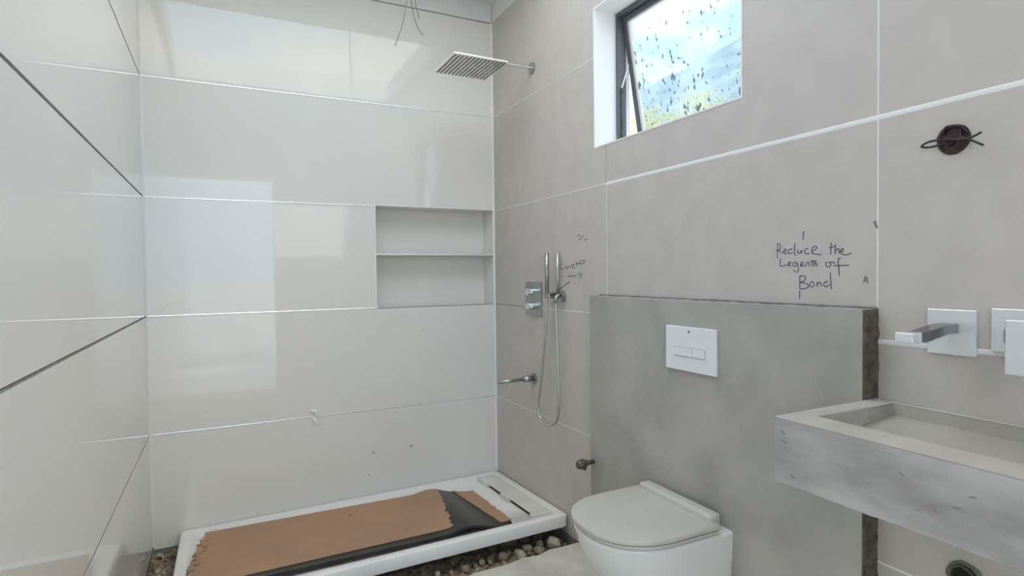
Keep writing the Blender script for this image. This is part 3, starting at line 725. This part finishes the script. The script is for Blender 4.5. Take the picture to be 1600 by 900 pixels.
# ------------------------------------------------------------------ electrical box with loose wires
jb = empty('wall_light_box', (0, -2.63, 1.704))
tag(jb, 'round maroon electrical box with loose wires poking from the taupe wall', 'electrical box')
link('box_rim', ring(bmesh.new(), (0, -2.63, 1.704), .029, .036, .004, -.004, jag=.03), 'wire_brown', jb)
bm = bmesh.new(); tube(bm, [(-.001, -2.63, 1.704), (.004, -2.63, 1.704)], .030, 20); link('box_back', bm, 'wire_brown', jb)
for pts in ([(-.002, -2.64, 1.70), (-.02, -2.61, 1.705), (-.03, -2.588, 1.703), (-.025, -2.572, 1.696), (-.02, -2.59, 1.692), (-.012, -2.62, 1.697)],
            [(-.002, -2.61, 1.71), (-.018, -2.64, 1.700), (-.03, -2.675, 1.695), (-.03, -2.70, 1.703)],
            [(-.002, -2.62, 1.69), (-.018, -2.65, 1.702), (-.03, -2.675, 1.692), (-.035, -2.706, 1.672)],
            [(-.002, -2.645, 1.725), (-.014, -2.65, 1.70), (-.012, -2.64, 1.682)],
            [(-.002, -2.61, 1.72), (-.012, -2.62, 1.735), (-.012, -2.648, 1.73), (-.004, -2.66, 1.715)]):
    bm = bmesh.new(); tube(bm, smooth_path(pts, 6), .0026, 8); link('wire', bm, 'wire_dark', jb, smooth=True)

# ------------------------------------------------------------------ ceiling wires
cw = empty('ceiling_wires', (-.76, -.7, CEIL))
tag(cw, 'three loose thin wires hanging from the ceiling above the shower', 'wires')
for pts in ([(-.765, -.7, CEIL), (-.755, -.7, 2.85), (-.770, -.7, 2.686), (-.793, -.7, 2.575), (-.829, -.7, 2.474)],
            [(-.76, -.7, CEIL), (-.763, -.7, 2.9), (-.744, -.7, 2.691), (-.722, -.7, 2.594), (-.690, -.7, 2.548)],
            [(-.755, -.705, CEIL), (-.752, -.705, 2.9), (-.727, -.705, 2.697), (-.708, -.705, 2.622)]):
    bm = bmesh.new(); tube(bm, smooth_path(pts, 8), .0021, 6); link('wire', bm, 'wire_grey', cw, smooth=True)

# ------------------------------------------------------------------ overhead shower
sh = empty('overhead_shower', (-.375, -.533, 2.49))
tag(sh, 'square chrome overhead shower on a wall arm in the shower corner', 'shower head')
hd = link('head_plate', B(-.525, -.225, -.685, -.381, 2.494, 2.503, bevel=0.002), 'silver', sh)
for i in range(14):
    x = -.512 + i * .0212
    bm = bmesh.new(); box(bm, x - .0048, x + .0048, -.673, -.393, 2.4915, 2.495, bevel=0.001, seg=1)
    link('nozzle_row', bm, 'nozzle', sh)
bm = bmesh.new(); tube(bm, smooth_path([(0.0, -.537, 2.544), (-.2, -.537, 2.545), (-.35, -.537, 2.543), (-.375, -.537, 2.53), (-.375, -.537, 2.503)], 6), .010, 12)
link('arm', bm, 'chrome', sh, smooth=True)
bm = bmesh.new(); tube(bm, [(0, -.537, 2.544), (-.012, -.537, 2.544)], .032, 20); link('wall_flange', bm, 'chrome_dull', sh)

# ------------------------------------------------------------------ shower mixer plate
sm = empty('shower_mixer', (0, -.53, 1.16))
tag(sm, 'chrome shower mixer plate with two small levers left of the hand shower', 'shower mixer')
link('plate', B(-.010, 0, -.622, -.440, 1.155, 1.345, bevel=0.002), 'chrome_dull', sm)
for z in (1.290, 1.210):
    bm = bmesh.new(); tube(bm, [(-.008, -.53, z), (-.045, -.53, z)], .020, 16); kn = link('knob', bm, 'chrome', sm)
    link('lever', B(-.055, -.043, -.60, -.515, z - .008, z + .008, bevel=0.003), 'chrome', kn)

# ------------------------------------------------------------------ hand shower, holder and hose
hs = empty('hand_shower', (0, -.79, 1.26))
tag(hs, 'slim chrome stick hand shower with hanging hose loop on the taupe wall', 'hand shower')
bm = bmesh.new(); tube(bm, [(-.05, -.762, 1.50), (-.05, -.760, 1.285)], .0115, 14); link('stick', bm, 'chrome_dull', hs, smooth=True)
bm = bmesh.new(); tube(bm, [(-.02, -.822, 1.50), (-.02, -.820, 1.26)], .008, 12); link('rail', bm, 'hose', hs, smooth=True)
bm = bmesh.new(); box(bm, -.062, 0, -.800, -.748, 1.262, 1.292, bevel=0.004); hold = link('holder', bm, 'chrome_dull', hs)
bm = bmesh.new(); tube(bm, [(0, -.845, 1.275), (-.02, -.845, 1.275)], .028, 18); link('outlet_flange', bm, 'chrome_dull', hs, smooth=False)
bm = bmesh.new(); tube(bm, [(-.02, -.845, 1.285), (-.045, -.845, 1.27), (-.05, -.845, 1.24)], .011, 12); link('outlet_elbow', bm, 'chrome_dull', hs, smooth=True)
hp = [(-.05, -.760, 1.29), (-.05, -.748, 1.12), (-.05, -.715, .95), (-.05, -.683, .794), (-.05, -.652, .68), (-.05, -.662, .622), (-.05, -.705, .592), (-.05, -.775, .590), (-.05, -.840, .622), (-.05, -.868, .69), (-.05, -.872, .79), (-.05, -.862, 1.0), (-.05, -.848, 1.25)]
bm = bmesh.new(); tube(bm, smooth_path(hp, 10), .0072, 10); link('hose', bm, 'hose', hs, smooth=True)

# ------------------------------------------------------------------ low wall spout
ws = empty('wall_spout', (0, -.52, .795))
tag(ws, 'thin chrome wall spout projecting below the shower mixer', 'spout')
bm = bmesh.new(); tube(bm, [(0, -.52, .795), (-.012, -.52, .795)], .031, 20); link('wall_flange', bm, 'chrome_dull', ws)
bm = bmesh.new(); tube(bm, [(-.01, -.52, .795), (-.07, -.52, .795)], .017, 14); link('collar', bm, 'chrome_dull', ws, smooth=True)
bm = bmesh.new(); tube(bm, [(-.06, -.52, .795), (-.225, -.52, .793)], .0095, 14); link('pipe', bm, 'chrome_dull', ws, smooth=True)

# ------------------------------------------------------------------ angle valve beside the toilet
av = empty('angle_valve', (-BD, -1.19, .52))
tag(av, 'small dirty metal angle valve at the edge of the plaster panel left of the toilet', 'valve')
bm = bmesh.new(); tube(bm, [(-BD, -1.195, .520), (-.105, -1.195, .518)], .010, 12); link('stem', bm, 'valve', av, smooth=True)
bm = bmesh.new(); tube(bm, [(-.095, -1.195, .519), (-.115, -1.195, .518), (-.140, -1.195, .517), (-.150, -1.195, .517)], .022, 10, taper=[.6, 1, 1, .7]); link('knob', bm, 'valve', av)
bm = bmesh.new(); tube(bm, [(-.112, -1.195, .515), (-.112, -1.195, .490)], .009, 10); link('outlet', bm, 'valve', av, smooth=True)

# bent white clip caught in the lowest joint of the back wall
cl = empty('joint_clip', (-1.12, 0, .60))
tag(cl, 'small bent white plastic clip caught in the back wall joint', 'clip')
for pts in ([(-1.150, -.006, .640), (-1.130, -.012, .632), (-1.118, -.008, .608), (-1.112, -.003, .602)], [(-1.140, -.003, .596), (-1.130, -.012, .580), (-1.112, -.012, .560), (-1.100, -.006, .555)]):
    bm = bmesh.new(); P_ = smooth_path(pts, 5); prev = None
    for p in P_:
        a = bm.verts.new(p + Vector((.006, 0, .005))); b = bm.verts.new(p - Vector((.006, 0, .005)))
        if prev: bm.faces.new((prev[0], a, b, prev[1]))
        prev = (a, b)
    o = link('clip_leg', bm, 'paper', cl); md = o.modifiers.new('thick', 'SOLIDIFY'); md.thickness = .0012

# ------------------------------------------------------------------ outside: ground, hill, bushes
bm = bmesh.new()
v_ = [bm.verts.new(q) for q in ((-150, -150, -.3), (150, -150, -.3), (150, 150, -.3), (-150, 150, -.3))]; bm.faces.new(v_)
gr = link('ground', bm, 'ground'); tag(gr, 'pale dry ground outside the house', kind='structure')
bm = bmesh.new(); na, nr = 90, 36; g = []
for i in range(na + 1):
    az = math.radians(-25 + 130 * i / na); row = []     # azimuth from +y towards +x
    for j in range(nr + 1):
        t = j / nr; r = 14 + 90 * t
        ridge = (17.2 + 3.6 * (math.degrees(az) - 40) / 8 * 0.9 if 30 < math.degrees(az) < 60 else 17) 
        ridge = max(11, min(24, ridge)) + 0.7 * mnoise.noise(Vector((az * 12, 0, 0)))
        el = math.radians(ridge) * min(1, t * 1.15) ** 0.6
        z = 1.39 + r * math.tan(el) - 1.69 * (1 - t) + 0.25 * r / 40 * mnoise.noise(Vector((az * 30, r * 0.3, 2)))
        if j == nr: z -= 12
        row.append(bm.verts.new((-1.57 + r * math.sin(az), -3.4 + r * math.cos(az), z)))
    g.append(row)
for i in range(na):
    for j in range(nr): bm.faces.new((g[i][j], g[i + 1][j], g[i + 1][j + 1], g[i][j + 1]))
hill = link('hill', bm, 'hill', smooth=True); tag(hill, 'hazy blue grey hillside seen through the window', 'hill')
def bush(d, dist, size, seed, label):
    d = Vector(d).normalized(); c = Vector((-1.5757, -3.3992, 1.3946)) + d * dist
    rnd = random.Random(seed); root = empty('shrub', (c.x, c.y, c.z - size)); tag(root, label, 'shrub', 'yellow shrubs on the hillside')
    bm = bmesh.new()
    for i in range(1500):
        u = Vector((rnd.gauss(0, 1), rnd.gauss(0, 1), rnd.gauss(0, 1))).normalized() * (rnd.random() ** 0.4)
        p = c + Vector((u.x * size * 1.3, u.y * size * 1.3, u.z * size))
        n = Vector((rnd.gauss(0, 1), rnd.gauss(0, 1), rnd.gauss(0, 1))).normalized(); t = n.orthogonal().normalized(); b = n.cross(t)
        s = size * rnd.uniform(.03, .07)
        q = [bm.verts.new(p + t * s), bm.verts.new(p + b * s * .5), bm.verts.new(p - t * s), bm.verts.new(p - b * s * .5)]; bm.faces.new(q)
    o = link('foliage', bm, 'bush', root); o['kind'] = 'stuff'
    bm = bmesh.new(); tube(bm, [c - Vector((0, 0, size * 2.2)), c], size * .1, 6); link('stem', bm, 'raw', root)
bush((.621, .745, .232), 16, 0.6, 1, 'yellow flowering shrub outside at the left end of the window view')
bush((.684, .683, .240), 18, 0.8, 2, 'broad yellow shrub outside at the right of the window view')
bush((.662, .707, .215), 20, 0.7, 3, 'yellow green shrub outside in the middle of the window view')
